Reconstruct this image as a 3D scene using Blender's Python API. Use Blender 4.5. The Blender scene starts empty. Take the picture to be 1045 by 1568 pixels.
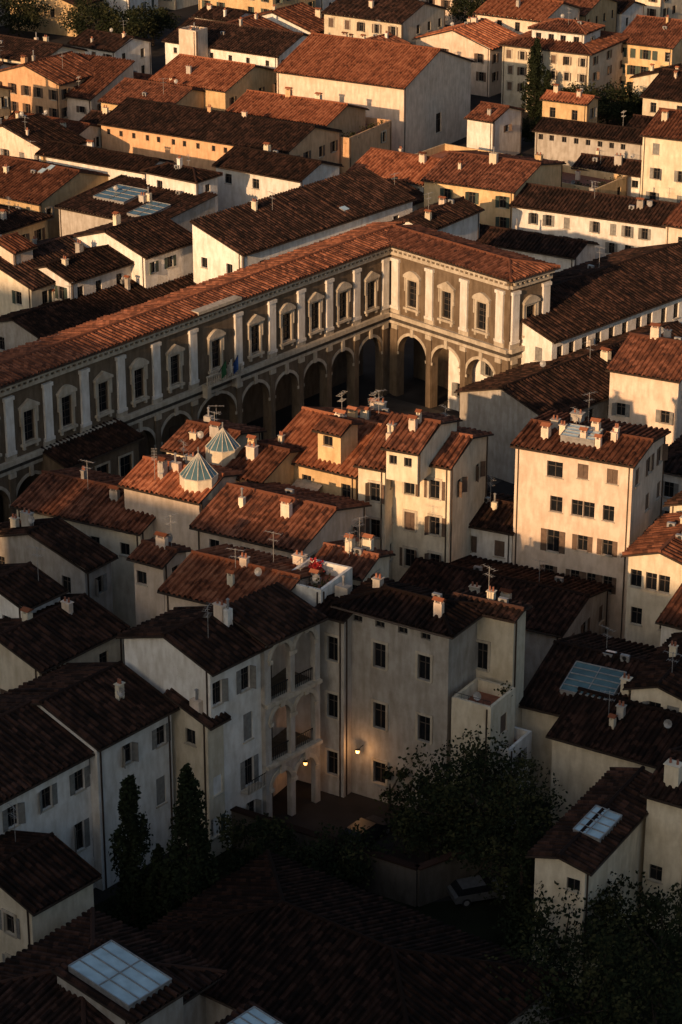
import bpy, math, random
from mathutils import Vector, Matrix
random.seed(7)
def U(a,b): return a+(b-a)*random.random()
sc=bpy.context.scene
# ---------------- survey camera (85 mm from a 90 m high gallery) -------------
F=3702.0; TH=math.radians(22.7); CH=90.0; CX,CY=522.5,784.0
cT,sT=math.cos(TH),math.sin(TH)
def P(x,y,z):
    u=x-CX; v=CY-y
    dy=F*cT+v*sT; dz=-F*sT+v*cT
    t=(CH-z)/(-dz)
    return Vector((u*t,dy*t))
def along(N,D,z,x):
    X=x-CX
    NF=N.y*cT+(CH-z)*sT; DF=D.y*cT
    return (X*NF-F*N.x)/(F*D.x-X*DF)
cam=bpy.data.cameras.new('camera'); co=bpy.data.objects.new('camera',cam); sc.collection.objects.link(co)
co.location=(0,0,CH); co.rotation_euler=(math.pi/2-TH,0,0)
cam.sensor_fit='VERTICAL'; cam.sensor_height=36; cam.sensor_width=24; cam.lens=85; cam.clip_end=6000; cam.clip_start=1
sc.camera=co
sc.view_settings.view_transform='Standard'; sc.view_settings.look='None'; sc.view_settings.exposure=0
# ---------------- light ----------------
az=Vector((-0.52,-0.854)).normalized(); EL=math.radians(15)
ts=Vector((az.x*math.cos(EL),az.y*math.cos(EL),math.sin(EL)))
sl=bpy.data.lights.new('sun','SUN'); so=bpy.data.objects.new('sun',sl); sc.collection.objects.link(so)
sl.energy=5.0; sl.angle=math.radians(0.5); sl.color=(1.0,0.62,0.33)
so.rotation_euler=ts.to_track_quat('Z','Y').to_euler()
wd=bpy.data.worlds.new('World'); sc.world=wd; wd.use_nodes=True
nt=wd.node_tree; nt.nodes.clear()
sk=nt.nodes.new('ShaderNodeTexSky'); sk.sky_type='NISHITA'; sk.sun_disc=False; sk.dust_density=2.5
sk.sun_elevation=EL; sk.sun_rotation=math.atan2(ts.x,ts.y)
bg=nt.nodes.new('ShaderNodeBackground'); bg.inputs[1].default_value=0.105
wo=nt.nodes.new('ShaderNodeOutputWorld')
nt.links.new(sk.outputs[0],bg.inputs[0]); nt.links.new(bg.outputs[0],wo.inputs[0])
# ---------------- materials ----------------
def newmat(n):
    m=bpy.data.materials.new(n); m.use_nodes=True
    t=m.node_tree; b=t.nodes['Principled BSDF']; return m,t,b
def nd(t,k,**kw):
    n=t.nodes.new(k)
    for a,v in kw.items(): setattr(n,a,v)
    return n
def wallmat(name,col,dirt=0.28):
    m,t,b=newmat(name); L=t.links.new
    tc=nd(t,'ShaderNodeTexCoord'); oi=nd(t,'ShaderNodeObjectInfo')
    ad=nd(t,'ShaderNodeVectorMath',operation='ADD'); L(tc.outputs['Object'],ad.inputs[0]); L(oi.outputs['Location'],ad.inputs[1])
    n1=nd(t,'ShaderNodeTexNoise'); n1.inputs['Scale'].default_value=0.6; n1.inputs['Detail'].default_value=9; n1.inputs['Roughness'].default_value=.7
    L(ad.outputs[0],n1.inputs['Vector'])
    mp=nd(t,'ShaderNodeMapping'); mp.inputs['Scale'].default_value=(2.2,2.2,0.6); L(ad.outputs[0],mp.inputs[0])
    n2=nd(t,'ShaderNodeTexNoise'); n2.inputs['Scale'].default_value=1.0; n2.inputs['Detail'].default_value=5; L(mp.outputs[0],n2.inputs['Vector'])
    mu=nd(t,'ShaderNodeMath',operation='MULTIPLY'); L(n1.outputs['Fac'],mu.inputs[0]); L(n2.outputs['Fac'],mu.inputs[1])
    rp=nd(t,'ShaderNodeValToRGB'); L(mu.outputs[0],rp.inputs[0])
    rp.color_ramp.elements[0].position=0.12; rp.color_ramp.elements[1].position=0.34
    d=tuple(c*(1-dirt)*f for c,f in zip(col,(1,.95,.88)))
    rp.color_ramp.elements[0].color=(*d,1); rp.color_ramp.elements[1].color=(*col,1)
    hs=nd(t,'ShaderNodeHueSaturation'); L(rp.outputs[0],hs.inputs['Color'])
    mr=nd(t,'ShaderNodeMapRange'); L(oi.outputs['Random'],mr.inputs[0]); mr.inputs[3].default_value=.82; mr.inputs[4].default_value=1.1
    L(mr.outputs[0],hs.inputs['Value'])
    L(hs.outputs[0],b.inputs['Base Color']); b.inputs['Roughness'].default_value=.92; b.inputs['Specular IOR Level'].default_value=.15
    n3=nd(t,'ShaderNodeTexNoise'); n3.inputs['Scale'].default_value=6; n3.inputs['Detail'].default_value=4; L(ad.outputs[0],n3.inputs['Vector'])
    bp=nd(t,'ShaderNodeBump'); bp.inputs['Strength'].default_value=.35; bp.inputs['Distance'].default_value=.05
    L(n3.outputs['Fac'],bp.inputs['Height']); L(bp.outputs[0],b.inputs['Normal'])
    return m
W={'cream':wallmat('cream_stucco',(.72,.63,.48)),'white':wallmat('white_stucco',(.80,.76,.70)),
 'ochre':wallmat('ochre_stucco',(.66,.47,.26)),'pink':wallmat('pink_stucco',(.74,.60,.48)),
 'grey':wallmat('grey_stucco',(.46,.42,.37),.35),'orange':wallmat('orange_stucco',(.64,.40,.23)),
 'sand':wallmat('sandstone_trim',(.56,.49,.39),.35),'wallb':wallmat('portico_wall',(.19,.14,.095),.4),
 'dark':wallmat('dark_stone',(.10,.085,.07),.4)}
def tilemat(name,c1,c2,c3):
    m,t,b=newmat(name); L=t.links.new
    uv=nd(t,'ShaderNodeUVMap'); uv.uv_map='UVMap'; oi=nd(t,'ShaderNodeObjectInfo')
    sn=nd(t,'ShaderNodeVectorMath',operation='SNAP'); sn.inputs[1].default_value=(.5,.45,1); L(uv.outputs[0],sn.inputs[0])
    ad=nd(t,'ShaderNodeVectorMath',operation='ADD'); L(sn.outputs[0],ad.inputs[0]); L(oi.outputs['Location'],ad.inputs[1])
    wn=nd(t,'ShaderNodeTexWhiteNoise',noise_dimensions='3D'); L(ad.outputs[0],wn.inputs[0])
    ad2=nd(t,'ShaderNodeVectorMath',operation='ADD'); L(uv.outputs[0],ad2.inputs[0]); L(oi.outputs['Location'],ad2.inputs[1])
    n=nd(t,'ShaderNodeTexNoise'); n.inputs['Scale'].default_value=.5; n.inputs['Detail'].default_value=9; n.inputs['Roughness'].default_value=.75; L(ad2.outputs[0],n.inputs['Vector'])
    mx=nd(t,'ShaderNodeMath',operation='MULTIPLY_ADD'); L(wn.outputs[0],mx.inputs[0]); mx.inputs[1].default_value=.46; 
    sb=nd(t,'ShaderNodeMath',operation='MULTIPLY_ADD'); L(n.outputs['Fac'],sb.inputs[0]); sb.inputs[1].default_value=1.4; sb.inputs[2].default_value=-.43
    L(sb.outputs[0],mx.inputs[2])
    rp=nd(t,'ShaderNodeValToRGB'); L(mx.outputs[0],rp.inputs[0])
    rp.color_ramp.elements[0].position=.15; rp.color_ramp.elements[1].position=.9
    rp.color_ramp.elements[0].color=(*c1,1); rp.color_ramp.elements[1].color=(*c3,1)
    e=rp.color_ramp.elements.new(.5); e.color=(*c2,1)
    hs=nd(t,'ShaderNodeHueSaturation'); L(rp.outputs[0],hs.inputs['Color'])
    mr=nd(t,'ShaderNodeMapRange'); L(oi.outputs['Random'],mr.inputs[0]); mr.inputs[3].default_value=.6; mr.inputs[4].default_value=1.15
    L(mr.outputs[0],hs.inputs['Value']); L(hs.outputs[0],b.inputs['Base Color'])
    b.inputs['Roughness'].default_value=.95; b.inputs['Specular IOR Level'].default_value=.06
    sx=nd(t,'ShaderNodeSeparateXYZ'); L(uv.outputs[0],sx.inputs[0])
    dv=nd(t,'ShaderNodeMath',operation='DIVIDE'); L(sx.outputs[1],dv.inputs[0]); dv.inputs[1].default_value=.45
    fr=nd(t,'ShaderNodeMath',operation='FRACT'); L(dv.outputs[0],fr.inputs[0])
    bp=nd(t,'ShaderNodeBump'); bp.inputs['Strength'].default_value=.8; bp.inputs['Distance'].default_value=-.06; L(fr.outputs[0],bp.inputs['Height']); L(bp.outputs[0],b.inputs['Normal'])
    return m
T={'tile':tilemat('terracotta_tiles',(.050,.024,.018),(.145,.055,.031),(.30,.12,.07)),
 'red':tilemat('sunlit_terracotta_tiles',(.12,.045,.026),(.29,.10,.05),(.44,.18,.095)),  # sunlit copy of the tile colour, brighter and more orange
 'dark':tilemat('shaded_terracotta_tiles',(.012,.009,.008),(.028,.016,.012),(.085,.042,.03))}  # shaded copy of the tile colour, darkened for roofs out of the sun
def plain(name,col,rough=.8,metal=0,spec=.3,noise=0.3,sc_=3):
    m,t,b=newmat(name); L=t.links.new
    tc=nd(t,'ShaderNodeTexCoord'); n=nd(t,'ShaderNodeTexNoise'); n.inputs['Scale'].default_value=sc_; n.inputs['Detail'].default_value=5
    L(tc.outputs['Object'],n.inputs['Vector'])
    rp=nd(t,'ShaderNodeValToRGB'); L(n.outputs['Fac'],rp.inputs[0]); rp.color_ramp.elements[0].position=.3; rp.color_ramp.elements[1].position=.7
    rp.color_ramp.elements[0].color=(*[c*(1-noise) for c in col],1); rp.color_ramp.elements[1].color=(*[min(1,c*(1+noise*.5)) for c in col],1)
    L(rp.outputs[0],b.inputs['Base Color']); b.inputs['Roughness'].default_value=rough; b.inputs['Metallic'].default_value=metal; b.inputs['Specular IOR Level'].default_value=spec
    return m
M={'glass':plain('window_glass',(.012,.013,.015),.2,0,.25),
 'frame':plain('window_frame_paint',(.09,.07,.055),.6),
 'sh_g':plain('green_shutter',(.055,.075,.06),.6),'sh_b':plain('brown_shutter',(.13,.085,.06),.6),'sh_w':plain('grey_shutter',(.22,.21,.19),.6),
 'wood':plain('eave_timber',(.04,.026,.018),.9),'metal':plain('gutter_copper',(.08,.055,.04),.5,.5),
 'pale':plain('skylight_glass',(.42,.55,.6),.25,0,.5,.25,1),'teal':plain('teal_glass',(.08,.15,.17),.2,0,.5,.3,1),
 'iron':plain('iron',(.04,.04,.04),.5,.6),'galv':plain('galvanised',(.3,.29,.28),.5,.3),
 'bark':plain('bark',(.05,.035,.025),.95),'leaf':plain('leaf_light',(.04,.04,.017),.9,0,.05,.4,.8),'leaf2':plain('leaf_dark',(.018,.023,.011),.9,0,.05,.4,.8),
 'asph':plain('asphalt',(.038,.034,.032),.95,0,.05,.35,.3),'pave':plain('stone_paving',(.06,.053,.047),.9,0,.2,.35,.5),
 'grass':plain('grass_soil',(.018,.019,.010),.95,0,.05,.5,.4),'red':plain('red_flowers',(.35,.02,.02),.8),'pot':plain('terracotta_pot',(.28,.11,.065),.9),
 'cloth':plain('canvas',(.5,.45,.37),.9),'blue':plain('blue_cloth',(.03,.08,.25),.9),'green':plain('green_cloth',(.02,.09,.04),.9),
 'rubber':plain('tyre',(.02,.02,.02),.9),'cw':plain('grey_car_paint',(.10,.10,.10),.4),'cb':plain('dark_car_paint',(.02,.022,.03),.4)}
m,t,b=newmat('lit_lamp_glass'); b.inputs['Base Color'].default_value=(.8,.5,.2,1); b.inputs['Emission Color'].default_value=(1,.5,.16,1); b.inputs['Emission Strength'].default_value=3; M['lamp']=m
# ---------------- mesh builder ----------------
class MB:
    def __init__(s): s.v=[];s.f=[];s.m=[];s.uv=[];s.mats=[]
    def mi(s,mat):
        if mat not in s.mats: s.mats.append(mat)
        return s.mats.index(mat)
    def face(s,pts,mat,uvs=None):
        i=len(s.v); s.v+= [tuple(p) for p in pts]; s.f.append(tuple(range(i,i+len(pts)))); s.m.append(s.mi(mat)); s.uv.append(uvs or [(0,0)]*len(pts))
    def box(s,c,ax,ay,hx,hy,z0,z1,mat):
        ax=Vector((ax[0],ax[1],0));ay=Vector((ay[0],ay[1],0)); c=Vector((c[0],c[1],0))
        q=[c+ax*i*hx+ay*j*hy for i,j in((-1,-1),(1,-1),(1,1),(-1,1))]
        lo=[Vector((p.x,p.y,z0)) for p in q]; hi=[Vector((p.x,p.y,z1)) for p in q]
        s.face(lo[::-1],mat); s.face(hi,mat)
        for i in range(4): j=(i+1)%4; s.face([lo[i],lo[j],hi[j],hi[i]],mat)
    def prism(s,p,q,r,mat,n=6,r2=None):
        p=Vector(p);q=Vector(q); d=(q-p)
        if d.length<1e-6: return
        d.normalize(); a=d.orthogonal().normalized(); b2=d.cross(a); r2=r if r2 is None else r2
        A=[p+(a*math.cos(k*2*math.pi/n)+b2*math.sin(k*2*math.pi/n))*r for k in range(n)]
        B=[q+(a*math.cos(k*2*math.pi/n)+b2*math.sin(k*2*math.pi/n))*r2 for k in range(n)]
        for k in range(n): j=(k+1)%n; s.face([A[k],A[j],B[j],B[k]],mat)
        s.face(A[::-1],mat); s.face(B,mat)
    def make(s,name,parent,org):
        if not s.f: return None
        me=bpy.data.meshes.new(name); o3=Vector(org)
        me.from_pydata([(x-o3.x,y-o3.y,z-o3.z) for x,y,z in s.v],[],s.f)
        for mt in s.mats: me.materials.append(mt)
        me.polygons.foreach_set('material_index',s.m)
        ul=me.uv_layers.new(name='UVMap'); fl=[]
        for u in s.uv:
            for a in u: fl+= [a[0],a[1]]
        ul.data.foreach_set('uv',fl)
        me.update(); o=bpy.data.objects.new(name,me); sc.collection.objects.link(o)
        if parent: o.parent=parent
        else: o.location=o3
        return o
def empty(name,loc):
    e=bpy.data.objects.new(name,None); e.location=loc; sc.collection.objects.link(e); return e
class Fr:
    def __init__(s,O,D,Nn): s.O=Vector((O[0],O[1])); s.D=D; s.N=Nn
    def p(s,u,z,o=0): q=s.O+s.D*u+s.N*o; return Vector((q.x,q.y,z))
    def box(s,mb,u0,u1,z0,z1,o0,o1,mat):
        c=s.O+s.D*((u0+u1)/2)+s.N*((o0+o1)/2)
        mb.box(c,s.D,s.N,abs(u1-u0)/2,abs(o1-o0)/2,z0,z1,mat)
def wall(parts,fr,L,z0,z1,wins,mat,top=None):
    mb=parts['walls']; wd_=parts['windows']; sh=parts['shutters']
    ws=[w for w in wins if w[0]-w[2]/2>.15 and w[0]+w[2]/2<L-.15 and w[1]>z0+.05 and w[1]+w[3]<z1-.05]
    rects=[(w[0]-w[2]/2,w[0]+w[2]/2,w[1],w[1]+w[3]) for w in ws]
    us=sorted(set([0,L]+[r[i] for r in rects for i in(0,1)])); zs=sorted(set([z0,z1]+[r[i] for r in rects for i in(2,3)]))
    for j in range(len(zs)-1):
        zc=(zs[j]+zs[j+1])/2; st=None
        for i in range(len(us)-1):
            uc=(us[i]+us[i+1])/2
            hole=any(r[0]<uc<r[1] and r[2]<zc<r[3] for r in rects)
            if not hole and st is None: st=us[i]
            if (hole or i==len(us)-2) and st is not None:
                en=us[i] if hole else us[i+1]
                if en>st: mb.face([fr.p(st,zs[j]),fr.p(en,zs[j]),fr.p(en,zs[j+1]),fr.p(st,zs[j+1])],mat)
                st=None
    for w,r in zip(ws,rects):
        u0,u1,a,b_=r; dp=-.22; sty=w[4]
        for q in ([(u0,a),(u0,b_)],[(u1,a),(u1,b_)],[(u0,a),(u1,a)],[(u0,b_),(u1,b_)]):
            mb.face([fr.p(*q[0]),fr.p(*q[1]),fr.p(*q[1],dp),fr.p(*q[0],dp)],mat)
        wd_.face([fr.p(u0,a,dp),fr.p(u1,a,dp),fr.p(u1,b_,dp),fr.p(u0,b_,dp)],M['glass'])
        f=M['frame']
        closed = sty[0]=='c'
        if not closed:
            fr.box(wd_,u0,u0+.05,a,b_,dp+.01,dp+.06,f); fr.box(wd_,u1-.05,u1,a,b_,dp+.01,dp+.06,f)
            um=(u0+u1)/2; fr.box(wd_,um-.03,um+.03,a,b_,dp+.012,dp+.055,f)
            if b_-a>1.2: fr.box(wd_,u0+.05,u1-.05,a+(b_-a)*.66,a+(b_-a)*.66+.05,dp+.013,dp+.052,f)
        if b_-a>.9: fr.box(mb,u0-.1,u1+.1,a-.09,a-.003,-.05,.1,W['sand'])
        if 'f' in sty:
            for q in((u0-.2,u0-.003,a,b_+.2),(u1+.003,u1+.2,a,b_+.2),(u0-.003,u1+.003,b_+.003,b_+.2)): fr.box(mb,*q,.003,.09,W['sand'])
        if 's' in sty or closed:
            sm=parts['shm']; hw=(u1-u0)/2
            if closed:
                fr.box(sh,u0+.02,u0+hw-.01,a+.02,b_-.02,-.12,-.07,sm); fr.box(sh,u0+hw+.01,u1-.02,a+.02,b_-.02,-.12,-.07,sm)
            else:
                for sgn,ue in((-1,u0),(1,u1)):
                    if random.random()<.07: continue
                    if random.random()<.35:
                        ang=U(.4,1.3); p0=fr.p(ue,0,.02); d=(fr.D*sgn*math.cos(ang)+fr.N*math.sin(ang))
                        c=Vector((p0.x,p0.y))+d*(hw/2)
                        sh.box(c,d,Vector((-d.y,d.x)),hw/2,.02,a,b_,sm)
                    else:
                        q0,q1=(ue-hw,ue-.02) if sgn<0 else (ue+.02,ue+hw)
                        if q0>0.02 and q1<L-.02:
                            fr.box(sh,q0,q1,a,b_,.025,.06,sm)
                            zz=a+.12
                            while zz<b_-.1:
                                fr.box(sh,q0+.06,q1-.06,zz,zz+.06,.062,.085,sm); zz+=.25
        if 'b' in sty:
            fr.box(mb,u0-.5,u1+.5,a-.15,a-.104,0.0,.8,W['sand'])
            for k in range(int((u1-u0+1)/.16)): 
                fr.box(wd_,u0-.5+k*.16,u0-.47+k*.16,a-.1,a+.85,.74,.77,M['iron'])
            fr.box(wd_,u0-.5,u1+.5,a+.85,a+.9,.73,.78,M['iron'])
def roofplane(parts,poly,tm,pitchw,thick=.14):
    mb=parts['roof']; p=[Vector(q) for q in poly]
    ux=(p[1]-p[0]).normalized(); n=Vector((0,0,0))
    for i in range(len(p)):
        n+= (p[i]-p[0]).cross(p[(i+1)%len(p)]-p[0])
    n.normalize()
    if n.z<0: n=-n
    vy=n.cross(ux)
    if vy.dot(sum(p,Vector((0,0,0)))/len(p)-p[0])<0: vy=-vy
    q=[((a-p[0]).dot(ux),(a-p[0]).dot(vy)) for a in p]
    umin=min(a[0] for a in q); umax=max(a[0] for a in q)
    def vr(u):
        vs=[]
        for i in range(len(q)):
            a,b_=q[i],q[(i+1)%len(q)]
            if abs(a[0]-b_[0])<1e-6:
                if abs(a[0]-u)<1e-4: vs+=[a[1],b_[1]]
                continue
            t_=(u-a[0])/(b_[0]-a[0])
            if -1e-6<=t_<=1+1e-6: vs.append(a[1]+t_*(b_[1]-a[1]))
        return (min(vs),max(vs)) if vs else (0,0)
    prof=[(0,0),(.36,0),(.46,.8),(.68,1),(.90,.8)]; H=.19 if pitchw<.6 else .24
    us=[];u=umin
    while u<umax:
        hj=U(.65,1.3)
        for a,h in prof:
            if u+a*pitchw<umax: us.append((u+a*pitchw,h*H*hj))
        u+=pitchw
    us.append((umax,0))
    prev=None
    for uu,h in us:
        a,b_=vr(uu); A=p[0]+ux*uu+vy*(a+U(-.04,.04))+n*(h+.02); B=p[0]+ux*uu+vy*b_+n*(h+.02)
        if prev and b_-a+prev[3]-prev[2]>.02:
            mb.face([prev[0],A,B,prev[1]],tm,[(prev[4],prev[2]),(uu,a),(uu,b_),(prev[4],prev[3])])
        prev=(A,B,a,b_,uu)
    lo=[a-Vector((0,0,thick)) for a in p]
    mb.face(lo[::-1],M['wood'])
    for i in range(len(p)):
        j=(i+1)%len(p); mb.face([lo[i],lo[j],p[j]+n*.02,p[i]+n*.02],M['wood'])
    e0=p[0]-Vector((0,0,.1));e1=p[1]-Vector((0,0,.1))
    parts['roof'].prism(e0,e1,.08,M['metal'],5)
def ridgecap(parts,p,q,tm): parts['roof'].prism(Vector(p)+Vector((0,0,.1)),Vector(q)+Vector((0,0,.1)),.17,tm,6)
RECTS=[]
def chimney(mb,x,y,z,wm,a,w,big=1):
    big*=U(.5,.9)
    hx=U(.25,.45)*big;hy=U(.25,.7)*big;h=U(.8,1.6)*big
    mb.box((x,y),a,w,hx,hy,z-1.2,z+h,wm)
    k=random.random()
    if k<.4:
        mb.box((x,y),a,w,hx+.07,hy+.07,z+h,z+h+.06,wm)
        for i in(-1,1): mb.prism((x+w.x*i*hy*.5,y+w.y*i*hy*.5,z+h+.06),(x+w.x*i*hy*.5,y+w.y*i*hy*.5,z+h+.4),.1,M['pot'],7,.08)
    elif k<.55:
        mb.prism((x,y,z+h),(x,y,z+h+.7),.09,M['galv'],7); mb.prism((x,y,z+h+.75),(x,y,z+h+.85),.16,M['galv'],7,.04)
    else:
        for i in(-1,1):
            for j in(-1,1): mb.box((x+a.x*i*hx*.7+w.x*j*hy*.7,y+a.y*i*hx*.7+w.y*j*hy*.7),a,w,.05,.05,z+h,z+h+.22,wm)
        A=Vector((a.x,a.y,0));Wv=Vector((w.x,w.y,0)); c=Vector((x,y,z+h+.22)); ex=hx+.1; ey=hy+.1
        b0=[c-A*ex-Wv*ey,c+A*ex-Wv*ey,c+A*ex+Wv*ey,c-A*ex+Wv*ey]; ri=[c+Vector((0,0,.2))-Wv*ey,c+Vector((0,0,.2))+Wv*ey]
        mb.face([b0[0],b0[3],ri[1],ri[0]],T['red']); mb.face([b0[1],b0[2],ri[1],ri[0]],T['red']); mb.face([b0[0],b0[1],ri[0]],T['red']); mb.face([b0[3],b0[2],ri[1]],T['red']); mb.face(b0,T['red'])
def antenna(mb,x,y,z):
    if random.random()<.45: return
    h=U(1.4,2.8); mb.prism((x,y,z-.5),(x,y,z+h),.03,M['galv'],4)
    an=U(0,3); d=Vector((math.cos(an),math.sin(an),0)); e=Vector((-d.y,d.x,0))
    for zz,l in((h-.1,.7),(h-.7,.4)):
        c=Vector((x,y,z+zz)); mb.prism(c-d*l,c+d*l,.018,M['galv'],4)
        for k in range(-2,3): mb.prism(c+d*l*k/2-e*.25,c+d*l*k/2+e*.25,.012,M['galv'],3)
def dish(mb,x,y,z,d=(-.5,-.8,.3)):
    d=Vector(d).normalized(); c=Vector((x,y,z+.7)); mb.prism((x,y,z-.2),c,.04,M['iron'],4)
    a=d.orthogonal().normalized();b_=d.cross(a)
    rim=[c+d*.12+(a*math.cos(k*.6283)+b_*math.sin(k*.6283))*.34 for k in range(10)]
    for k in range(10): mb.face([c,rim[k],rim[(k+1)%10]],M['galv'])
def core(name,N,la,lw,z,g=52,roof='a',wall_='cream',pitch=17,wl=None,wr=None,ch=2,ant=1,sky=0,over=.5,rc='tile',shm=None,tilew=.48,z0=0,dn=1,fh=3.3):
    g=math.radians(g); a=Vector((math.cos(g),math.sin(g))); w=Vector((-a.y,a.x))
    N=Vector((N[0],N[1])); wm=W[wall_]; tm=T[rc]; tp=math.tan(math.radians(pitch))
    parts={k:MB() for k in('walls','roof','windows','shutters','fittings')}
    parts['shm']=M[shm] if shm else M[random.choice(['sh_g','sh_b','sh_w','sh_b'])]
    org=(N.x,N.y,0)
    def Q(s,t_,zz): q=N+a*s+w*t_; return Vector((q.x,q.y,zz))
    def rows(spec,L,fr,face):
        out=[]
        if spec is None: spec=dict(n=max(1,int(L/3.1)),sty=random.choice(['s','s','p','sf']))
        if spec==0: return out
        sty=spec.get('sty','s'); ww=spec.get('w',.95)
        rs=spec.get('rows')
        if rs is None:
            rs=[]; dz=U(.8,1.4)
            k=0
            while z-dz-1.5>1.2 and k<5: rs.append((dz,1.5)); dz+=fh;k+=1
        for r in rs:
            if 'px' in spec or len(r)>2:
                px=r[2] if len(r)>2 else spec['px']
                D=w if face=='l' else a
                ps=[along(N,D,z-r[0]-r[1]/2,x) for x in px]
            else:
                n=spec.get('n',3); ps=[L*(i+.5)/n+U(-.25,.25) for i in range(n)]
            st=r[3] if len(r)>3 else sty
            w_=r[4] if len(r)>4 else ww
            for u in ps:
                if 'px' not in spec and len(r)<3 and random.random()<.12: continue
                s2=st
                if 's' in st and random.random()<.18: s2='c'+st
                out.append((u,z-r[0]-r[1],w_,r[1],s2))
        return out
    fl=Fr(N,w,-a); frr=Fr(N,a,-w)
    wall(parts,fl,lw,z0,z,rows(wl,lw,fl,'l'),wm); wall(parts,frr,la,z0,z,rows(wr,la,frr,'r'),wm)
    mb=parts['walls']
    mb.face([Q(la,0,z0),Q(la,lw,z0),Q(la,lw,z),Q(la,0,z)],wm); mb.face([Q(0,lw,z0),Q(la,lw,z0),Q(la,lw,z),Q(0,lw,z)],wm)
    o=over; ze=z-tp*o; ft=parts['fittings']
    if roof=='a':
        h=z+tp*lw/2
        for s in(0,la): mb.face([Q(s,0,z),Q(s,lw,z),Q(s,lw/2,h)],wm)
        roofplane(parts,[Q(-o*.6,-o,ze),Q(la+o*.6,-o,ze),Q(la+o*.6,lw/2,h),Q(-o*.6,lw/2,h)],tm,tilew)
        roofplane(parts,[Q(-o*.6,lw+o,ze),Q(la+o*.6,lw+o,ze),Q(la+o*.6,lw/2,h),Q(-o*.6,lw/2,h)],tm,tilew)
        ridgecap(parts,Q(-o*.6,lw/2,h),Q(la+o*.6,lw/2,h),tm); zf=lambda s,t_: z+tp*(lw/2-abs(t_-lw/2))
    elif roof=='w':
        h=z+tp*la/2
        for s in(0,lw): mb.face([Q(0,s,z),Q(la,s,z),Q(la/2,s,h)],wm)
        roofplane(parts,[Q(-o,-o*.6,ze),Q(-o,lw+o*.6,ze),Q(la/2,lw+o*.6,h),Q(la/2,-o*.6,h)],tm,tilew)
        roofplane(parts,[Q(la+o,-o*.6,ze),Q(la+o,lw+o*.6,ze),Q(la/2,lw+o*.6,h),Q(la/2,-o*.6,h)],tm,tilew)
        ridgecap(parts,Q(la/2,-o*.6,h),Q(la/2,lw+o*.6,h),tm); zf=lambda s,t_: z+tp*(la/2-abs(s-la/2))
    elif roof=='hip':
        c=[Q(-o,-o,ze),Q(la+o,-o,ze),Q(la+o,lw+o,ze),Q(-o,lw+o,ze)]
        if la>=lw: k=lw/2+o; h=ze+tp*k; r0=Q(-o+k,lw/2,h); r1=Q(la+o-k,lw/2,h)
        else: k=la/2+o; h=ze+tp*k; r0=Q(la/2,-o+k,h); r1=Q(la/2,lw+o-k,h)
        if la>=lw:
            r1=r1 if (r1-r0).length>.05 else r0+Vector((a.x,a.y,0))*.06
            pl=[[c[0],c[1],r1,r0],[c[1],c[2],r1],[c[2],c[3],r0,r1],[c[3],c[0],r0]]
            hp=[(c[0],r0),(c[3],r0),(c[1],r1),(c[2],r1)]
        else:
            pl=[[c[0],c[1],r0],[c[1],c[2],r1,r0],[c[2],c[3],r1],[c[3],c[0],r0,r1]]
            hp=[(c[0],r0),(c[1],r0),(c[2],r1),(c[3],r1)]
        for q in pl: roofplane(parts,q,tm,tilew)
        for q in hp: ridgecap(parts,q[0],q[1],tm)
        ridgecap(parts,r0,r1,tm); zf=lambda s,t_: z+tp*min(s,la-s,t_,lw-t_)
    elif roof=='sw':
        h=z+tp*lw
        for s in(0,la): mb.face([Q(s,0,z),Q(s,lw,z),Q(s,lw,h)],wm)
        mb.face([Q(0,lw,z),Q(la,lw,z),Q(la,lw,h),Q(0,lw,h)],wm)
        roofplane(parts,[Q(-o*.5,-o,ze),Q(la+o*.5,-o,ze),Q(la+o*.5,lw+.2,h+tp*.2),Q(-o*.5,lw+.2,h+tp*.2)],tm,tilew); zf=lambda s,t_: z+tp*t_
    elif roof=='sa':
        h=z+tp*la
        for s in(0,lw): mb.face([Q(0,s,z),Q(la,s,z),Q(la,s,h)],wm)
        mb.face([Q(la,0,z),Q(la,lw,z),Q(la,lw,h),Q(la,0,h)],wm)
        roofplane(parts,[Q(-o,-o*.5,ze),Q(-o,lw+o*.5,ze),Q(la+.2,lw+o*.5,h+tp*.2),Q(la+.2,-o*.5,h+tp*.2)],tm,tilew); zf=lambda s,t_: z+tp*s
    else:
        mb.face([Q(0,0,z-.9),Q(la,0,z-.9),Q(la,lw,z-.9),Q(0,lw,z-.9)],M['pot'])
        for (s0,t0,s1,t1) in((.02,.12,la-.02,.12),(.02,lw-.12,la-.02,lw-.12)):
            c=(Q(s0,t0,0)+Q(s1,t1,0))/2; mb.box(c,a,w,la/2-.004,.115,z-.9,z+.05,wm)
        for s in(.12,la-.12):
            c=Q(s,lw/2,0); mb.box(c,a,w,.115,lw/2-.24,z-.9,z+.05,wm)
        zf=lambda s,t_: z-.9
        # railing on the parapet, potted shrubs, a water tank
        for k in range(int(lw/.6)+1):
            q=Q(.12,min(lw-.1,.1+k*.6),0); ft.prism((q.x,q.y,z+.04),(q.x,q.y,z+.45),.018,M['iron'],4)
        ft.prism(Q(.12,.1,z+.45),Q(.12,lw-.1,z+.45),.022,M['iron'],4)
        for k in range(int(la*lw/7)):
            s,t_=random.choice([(.6,U(.5,lw-.5)),(U(.5,la-.5),.6)]); q=Q(s,t_,z-.88)
            ft.prism(q,q+Vector((0,0,.4)),.17,M['pot'],7,.22)
            for j in range(40):
                v=q+Vector((random.gauss(0,.25),random.gauss(0,.25),.75+random.gauss(0,.28))); A=Vector((random.gauss(0,1),random.gauss(0,1),random.gauss(0,1))).normalized()*.11; Bv=A.orthogonal()
                ft.face([v-A,v+Bv*.7,v+A,v-Bv*.7],M['leaf'])
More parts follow.
